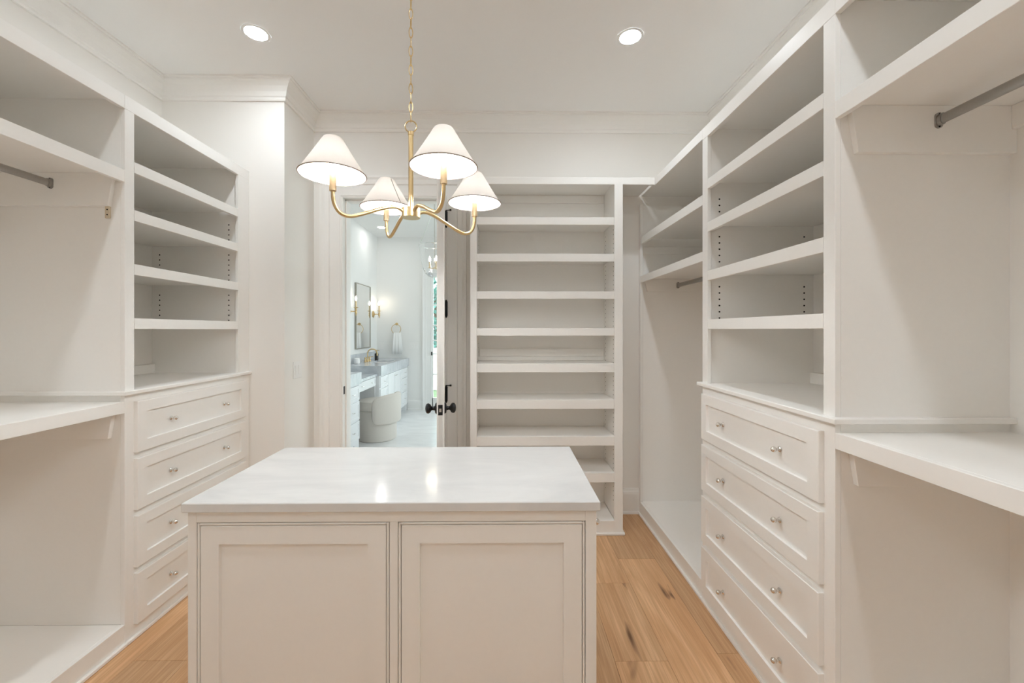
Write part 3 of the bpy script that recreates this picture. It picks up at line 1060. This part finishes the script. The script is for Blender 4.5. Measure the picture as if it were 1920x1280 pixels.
def bar_pull(parent, x, y, z, vertical=False):
    m = MB().lathe((x, y, z), [(0.004, 0), (0.004, 0.022)], 'X', 8)
    l = 0.022
    if vertical:
        m.tube([(x + 0.024, y, z - l), (x + 0.024, y, z + l)], 0.0048, 8)
    else:
        m.tube([(x + 0.024, y - l, z), (x + 0.024, y + l, z)], 0.0048, 8)
    return m.build('pull', NICKEL, parent)


def vfront(name, parent, y0, y1, z0, z1, pulls, frame=0.035, xf=VF, vertical=False):
    d = MB().shaker(lambda a, b, dd: (xf + dd, a, b), y0, y1, z0, z1, 0.016, frame, 0.007).build(name, VANITY, parent)
    for y, z in pulls:
        bar_pull(d, xf + (0.009 if (y1 - y0 > 2 * frame + 0.05) else 0.016), y, z, vertical)
    return d


# sink cabinet
SY0, SY1 = 5.738, BYF - 0.003
sc = thing('vanity_cabinet', ((VXL + VF) / 2, (SY0 + SY1) / 2, 0), 'white bathroom sink cabinet with drawers and doors under the grey marble counter', 'cabinet')
vpart('body', sc, VXL + 0.002, VF, SY0 + 0.012, SY1, 0.10, 0.772, bv=0)
vpart('foot', sc, VF - 0.08, VF, SY0 + 0.012, SY0 + 0.10, 0, 0.10)
vpart('foot', sc, VF - 0.08, VF, SY1 - 0.07, SY1, 0, 0.10)
vpart('toe_board', sc, VF - 0.10, VF - 0.08, SY0 + 0.03, SY1, 0, 0.10, bv=0)
yA, yB, yC = SY0 + 0.03, SY0 + 0.40, SY1 - 0.42
for z0, z1 in ((0.60, 0.755), (0.36, 0.585), (0.125, 0.345)):
    vfront('drawer', sc, yA, yB - 0.01, z0, z1, [((yA + yB) / 2, (z0 + z1) / 2)])
    vfront('drawer', sc, yC + 0.01, SY1 - 0.03, z0, z1, [((yC + SY1) / 2, (z0 + z1) / 2)])
ym = (yB + yC) / 2
vfront('cabinet_door', sc, yB + 0.01, ym - 0.004, 0.125, 0.755, [(ym - 0.03, 0.70)], vertical=False)
vfront('cabinet_door', sc, ym + 0.004, yC - 0.01, 0.125, 0.755, [(ym + 0.03, 0.70)], vertical=False)
# sink counter: slab with a basin cut in
SX0, SX1, SKY0, SKY1 = -2.09, -1.80, 6.33, 6.82
ctz0, ctz1 = 0.774, 0.911
m = MB()
m.box(VXL, SX0, SY0, SY1, ctz1 - 0.03, ctz1).box(SX1, CF, SY0, SY1, ctz1 - 0.03, ctz1)
m.box(SX0, SX1, SY0, SKY0, ctz1 - 0.03, ctz1).box(SX0, SX1, SKY1, SY1, ctz1 - 0.03, ctz1)
m.box(CF - 0.03, CF, SY0, SY1, ctz0, ctz1 - 0.03).box(VXL, CF - 0.03, SY0, SY0 + 0.011, ctz0, ctz1 - 0.03)
cto = m.build('countertop', GREYMARBLE, loc=((VXL + CF) / 2, (SY0 + SY1) / 2, ctz0))
tag(cto, 'thick grey marble vanity countertop holding the bathroom sink', 'countertop')
bx(VXL + 0.001, VXL + 0.022, SY0, SY1, ctz1, 1.040).build('backsplash', GREYMARBLE, cto, bevel=BV)
m = MB()
v, f = [], []
for k, (ins, z_) in enumerate(((0.0, ctz1 - 0.028), (0.015, ctz1 - 0.06), (0.03, ctz1 - 0.12))):
    v += [(SX0 + ins, SKY0 + ins, z_), (SX1 - ins, SKY0 + ins, z_), (SX1 - ins, SKY1 - ins, z_), (SX0 + ins, SKY1 - ins, z_)]
for j in range(2):
    for k in range(4):
        f.append((j * 4 + k, j * 4 + (k + 1) % 4, j * 4 + 4 + (k + 1) % 4, j * 4 + 4 + k))
f.append((8, 9, 10, 11))
MB().add(v, f).build('sink_basin', CERAMIC, cto)

# makeup desk
KY0, KY1 = 4.958, 5.736
DFX = -1.785
dk = thing('makeup_desk', ((VXL + DFX) / 2, (KY0 + KY1) / 2, 0), 'low white makeup desk with one wide drawer between the two vanity cabinets', 'desk')
vpart('desk_top', dk, VXL + 0.002, DFX + 0.03, KY0 + 0.002, KY1, 0.772, 0.806, mat=GREYMARBLE)
vpart('apron', dk, VXL + 0.002, DFX, KY0 + 0.002, KY1, 0.640, 0.771, bv=0)
vfront('drawer', dk, KY0 + 0.02, KY1 - 0.02, 0.65, 0.762, [(KY0 + 0.20, 0.706), (KY1 - 0.20, 0.706)], xf=DFX, frame=0.026)
vpart('side_panel', dk, VXL + 0.002, DFX, KY1 - 0.02, KY1, 0, 0.64, bv=0)

# near drawer cabinet
NY0, NY1 = 4.05, 4.956
nc = thing('vanity_cabinet', ((VXL + VF) / 2, (NY0 + NY1) / 2, 0), 'white bathroom drawer cabinet nearest the doorway, left of the stool', 'cabinet')
vpart('body', nc, VXL + 0.002, VF, NY0, NY1, 0.10, 0.772, bv=0)
m = MB()
m.box(VF - 0.02, VF, NY1 - 0.10, NY1, 0, 0.10).box(VF - 0.02, VF, NY0, NY0 + 0.10, 0, 0.10)
pts = [(NY1 - 0.10, 0.10), (NY1 - 0.10, 0.0)] + [(NY1 - 0.10 - 0.10 * (1 - math.cos(q)), 0.075 * math.sin(q)) for q in [PI / 2 * k / 6 for k in range(7)]] + [(NY0 + 0.10, 0.075), (NY0 + 0.10, 0.10)]
m.prism(pts, lambda a, b, d: (VF - d, a, b), 0, 0.02)
m.build('base_valance', VANITY, nc)
for z0, z1 in ((0.585, 0.755), (0.355, 0.570), (0.125, 0.340)):
    vfront('drawer', nc, NY0 + 0.02, NY0 + 0.45, z0, z1, [(NY0 + 0.235, (z0 + z1) / 2)])
    vfront('drawer', nc, NY0 + 0.465, NY1 - 0.02, z0, z1, [(NY1 - 0.24, (z0 + z1) / 2)])
cn = bx(VXL, CF, NY0, NY1 - 0.001, ctz0, ctz1).build('countertop', GREYMARBLE, bevel=0.002, loc=((VXL + CF) / 2, (NY0 + NY1) / 2, ctz0))
tag(cn, 'thick grey marble countertop on the drawer cabinet nearest the doorway', 'countertop')

# faucet
fx, fy, fz = -2.165, 6.575, ctz1
fa = thing('faucet', (fx, fy, fz), 'brass gooseneck faucet with two handles on the sink counter', 'faucet')
arc = [(fx, fy, fz + 0.02), (fx, fy, fz + 0.12)] + [(fx + 0.075 - 0.075 * math.cos(q), fy, fz + 0.125 + 0.070 * math.sin(q)) for q in [PI * k / 12 for k in range(13)]] + [(fx + 0.150, fy, fz + 0.09)]
MB().tube(arc, 0.0095, 12).build('spout', BRASS, fa)
MB().lathe((fx, fy, fz), [(0.024, 0), (0.024, 0.006), (0.016, 0.012), (0.014, 0.04)], 'Z', 16).build('spout_base', BRASS, fa)
for s in (-1, 1):
    hb = MB().lathe((fx, fy + s * 0.10, fz), [(0.024, 0), (0.024, 0.006), (0.015, 0.014), (0.013, 0.055), (0.017, 0.060), (0.015, 0.070)], 'Z', 16).build('handle', BRASS, fa)
    MB().tube([(fx, fy + s * 0.10, fz + 0.064), (fx + 0.055, fy + s * 0.115, fz + 0.070)], 0.005, 8).build('lever', BRASS, hb)
# soap bottle and candle
b = thing('soap_bottle', (-2.10, 6.82, ctz1), 'dark soap pump bottle behind the faucet', 'bottle')
MB().lathe((-2.10, 6.82, ctz1), [(0.028, 0), (0.031, 0.004), (0.031, 0.10), (0.028, 0.112), (0.012, 0.120), (0.012, 0.126)], 'Z', 20).build('body', AMBER, b)
MB().lathe((-2.10, 6.82, ctz1 + 0.126), [(0.013, 0), (0.013, 0.018), (0.004, 0.019), (0.004, 0.045)], 'Z', 14).tube([(-2.10, 6.82, ctz1 + 0.166), (-2.055, 6.81, ctz1 + 0.162)], 0.006, 8).build('pump', BRASS, b)
b = thing('jar_candle', (-2.17, 6.12, ctz1), 'small white ceramic jar on the counter left of the faucet', 'jar')
MB().lathe((-2.17, 6.12, ctz1), [(0.036, 0), (0.041, 0.006), (0.043, 0.05), (0.041, 0.075), (0.034, 0.083), (0.030, 0.080), (0.0, 0.072)], 'Z', 24).build('body', CERAMIC, b)

# mirror
MY0, MY1, MZ0, MZ1 = 6.28, 6.945, 1.114, 2.122
mi = thing('mirror', (VXL, (MY0 + MY1) / 2, MZ0), 'tall rectangular bathroom mirror with thin metal frame above the sink', 'mirror')
m = MB()
d_ = 0.030
for (a, b2, c, d2) in ((MY0, MY0 + 0.012, MZ0, MZ1), (MY1 - 0.012, MY1, MZ0, MZ1), (MY0 + 0.012, MY1 - 0.012, MZ0, MZ0 + 0.012), (MY0 + 0.012, MY1 - 0.012, MZ1 - 0.012, MZ1)):
    m.box(VXL + 0.001, VXL + d_, a, b2, c, d2)
m.build('frame', AGEDMETAL, mi, bevel=0.001)
bx(VXL + 0.002, VXL + d_ - 0.008, MY0 + 0.012, MY1 - 0.012, MZ0 + 0.012, MZ1 - 0.012).build('glass', MIRROR, mi)


def sconce(y, label):
    z = 1.676
    x0 = VXL
    s = thing('wall_sconce', (x0, y, z), label, 'wall lamp')
    MB().lathe((x0 + 0.0005, y, z), [(0.058, 0), (0.058, 0.006), (0.045, 0.014), (0.030, 0.020), (0.012, 0.028), (0.010, 0.034)], 'X', 24).build('wall_plate', BRASS, s)
    x1 = x0 + 0.105
    MB().tube([(x0 + 0.03, y, z), (x1, y, z)], 0.0075, 10).build('arm', BRASS, s)
    MB().lathe((x1, y, z - 0.05), [(0.003, -0.012), (0.010, -0.004), (0.006, 0.006), (0.012, 0.016), (0.017, 0.034), (0.012, 0.05), (0.017, 0.066), (0.010, 0.085), (0.012, 0.098), (0.034, 0.104), (0.036, 0.108), (0.014, 0.110), (0.012, 0.116)], 'Z', 20).build('cup', BRASS, s)
    MB().lathe((x1, y, z + 0.066), [(0.0125, 0), (0.0125, 0.088), (0.010, 0.090)], 'Z', 14).build('candle', BRASSLIGHT, s)
    MB().lathe((x1, y, z + 0.156), [(0.006, 0), (0.013, 0.016), (0.014, 0.026), (0.008, 0.046), (0.001, 0.068)], 'Z', 14).build('bulb', FLAME, s)


sconce(6.05, 'brass candle wall lamp left of the bathroom mirror')
sconce(7.16, 'brass candle wall lamp between the mirror and the far bathroom wall')

# towel ring and towel
tx, tz = -1.912, 1.512
tr = thing('towel_ring', (tx, BYF, tz), 'round brass towel ring on the far bathroom wall', 'towel ring')
MB().lathe((tx, BYF - 0.0005, tz), [(0.024, 0), (0.024, 0.006), (0.014, 0.012), (0.010, 0.05), (0.014, 0.056), (0.010, 0.062)], '-Y', 18).build('post', BRASS, tr)
rr = 0.082
MB().tube([(tx + rr * math.sin(q), BYF - 0.045, tz - rr - 0.008 + rr * math.cos(q)) for q in [2 * PI * k / 40 for k in range(40)]], 0.0048, 8, True, up=(0, 1, 0)).build('ring', BRASS, tr)
tw_top = tz - 2 * rr - 0.008
yb2 = BYF - 0.045
v, f = [], []
nx = 14
lens_ = [(-0.022, -0.36), (-0.021, -0.18), (-0.020, 0.0), (-0.013, 0.012), (0.0, 0.017), (0.013, 0.012), (0.020, 0.0), (0.021, -0.16), (0.022, -0.30)]
for oy, oz in lens_:
    for k in range(nx + 1):
        q = k / nx * 2 - 1
        wd = 0.062 + 0.026 * min(1, max(0, -oz) / 0.30)
        fold = 0.006 * math.sin(q * 9) * (0.4 + min(1, max(0, -oz) * 4))
        v.append((tx + 0.018 + q * wd, yb2 + oy * 0.9 + fold * 0.6, tw_top + oz + 0.006))
for j in range(len(lens_) - 1):
    for k in range(nx):
        f.append((j * (nx + 1) + k, j * (nx + 1) + k + 1, (j + 1) * (nx + 1) + k + 1, (j + 1) * (nx + 1) + k))
tw = MB().add(v, f, True).build('hand_towel', TOWEL, loc=(tx, yb2, tw_top - 0.36))
so = tw.modifiers.new('thick', 'SOLIDIFY')
so.thickness = 0.007
tag(tw, 'white hand towel hanging from the brass ring', 'towel')

# stool
sx, sy = -1.668, 5.44
st = thing('stool', (sx, sy, 0), 'round cream upholstered vanity stool with wraparound back', 'stool')
MB().lathe((sx, sy, 0.0), [(0.236, 0.0), (0.244, 0.006), (0.247, 0.03), (0.247, 0.36), (0.244, 0.375), (0.236, 0.380)], 'Z', 48).build('base', BOUCLE, st)
MB().lathe((sx, sy, 0.381), [(0.236, 0.0), (0.246, 0.012), (0.249, 0.05), (0.246, 0.09), (0.232, 0.115), (0.20, 0.125), (0.0, 0.130)], 'Z', 48).build('seat_cushion', BOUCLE, st)
# back band: thick curved pad with rounded corners, facing away from the desk
v, f = [], []
na, nb = 36, 10
a0, a1 = math.radians(-88), math.radians(62)
z0, z1 = 0.225, 0.605
corner = 0.10
sec = []
for k in range(na + 1):
    q = k / na
    a = a0 + (a1 - a0) * q
    arc_len = 0.275 * (a1 - a0)
    e = min(q, 1 - q) * arc_len
    ins = 0.0 if e > corner else corner - math.sqrt(max(0, corner ** 2 - (corner - e) ** 2))
    zb2, zt2 = z0 + ins, z1 - ins * 0.9 - 0.05 * (abs(q - 0.5) * 2) ** 2
    ri, ro = 0.250, 0.250 + 0.052 * min(1, (e / 0.03)) ** 0.5 + 0.001
    ring_ = []
    for (r_, z_) in ((ri, zb2 + 0.01), ((ri + ro) / 2, zb2), (ro - 0.006, zb2 + 0.006), (ro, zb2 + 0.025), (ro, zt2 - 0.03), (ro - 0.008, zt2 - 0.008), ((ri + ro) / 2, zt2), (ri + 0.006, zt2 - 0.008), (ri, zt2 - 0.03)):
        ring_.append((sx + r_ * math.cos(a), sy + r_ * math.sin(a), z_))
    sec.append(ring_)
k9 = 9
v = [p for r_ in sec for p in r_]
for j in range(na):
    for k in range(k9):
        f.append((j * k9 + k, j * k9 + (k + 1) % k9, (j + 1) * k9 + (k + 1) % k9, (j + 1) * k9 + k))
f += [tuple(range(k9)), tuple(na * k9 + k for k in reversed(range(k9)))]
MB().add(v, f, True).build('backrest', BOUCLE, st)

# bell-jar lantern
lx, ly = -0.897, 5.30
ln = thing('lantern', (lx, ly, 2.07), 'clear glass bell jar lantern hanging in the bathroom, half hidden by the door', 'lantern')
v, f = [], []
pr = [(0.205, 2.480), (0.196, 2.470), (0.188, 2.440), (0.180, 2.37), (0.168, 2.28), (0.148, 2.19), (0.118, 2.125), (0.075, 2.085), (0.025, 2.072), (0.001, 2.071)]
n = 40
for r_, z_ in pr:
    for k in range(n):
        q = 2 * PI * k / n
        v.append((lx + r_ * math.cos(q), ly + r_ * math.sin(q), z_))
for j in range(len(pr) - 1):
    for k in range(n):
        k2 = (k + 1) % n
        f.append((j * n + k, j * n + k2, (j + 1) * n + k2, (j + 1) * n + k))
MB().add(v, f, True).build('glass_bell', GLASS, ln)
MB().tube([(lx + 0.192 * math.cos(2 * PI * k / n), ly + 0.192 * math.sin(2 * PI * k / n), 2.478) for k in range(n)], 0.004, 8, True).build('rim_band', NICKEL, ln)
for k in range(3):
    q = 2 * PI * k / 3 + PI
    MB().tube([(lx + 0.192 * math.cos(q), ly + 0.192 * math.sin(q), 2.478), (lx + 0.012 * math.cos(q), ly + 0.012 * math.sin(q), 2.93)], 0.0022, 6).build('hanger', NICKEL, ln)
MB().lathe((lx, ly, 2.92), [(0.014, 0), (0.018, 0.01), (0.010, 0.03), (0.010, ZC - 2.92 - 0.03), (0.06, ZC - 2.92 - 0.018), (0.062, ZC - 2.921)], 'Z', 24).build('canopy', NICKEL, ln)
cl = MB().lathe((lx, ly, 2.19), [(0.005, 0), (0.006, 0.03), (0.006, 0.73)], 'Z', 10).build('stem', NICKEL, ln)
for k in range(3):
    q = 2 * PI * k / 3 + PI
    ax, ay = lx + 0.06 * math.cos(q), ly + 0.06 * math.sin(q)
    arm = MB().tube([(lx, ly, 2.20), ((lx + ax) / 2, (ly + ay) / 2, 2.185), (ax, ay, 2.20)], 0.005, 8).build('arm', BRASS, ln)
    MB().lathe((ax, ay, 2.195), [(0.022, 0), (0.022, 0.005), (0.011, 0.008), (0.011, 0.08), (0.009, 0.082)], 'Z', 12).build('candle', BRASSLIGHT, arm)
    MB().lathe((ax, ay, 2.277), [(0.006, 0), (0.013, 0.016), (0.014, 0.026), (0.008, 0.046), (0.001, 0.068)], 'Z', 12).build('bulb', FLAME, arm)
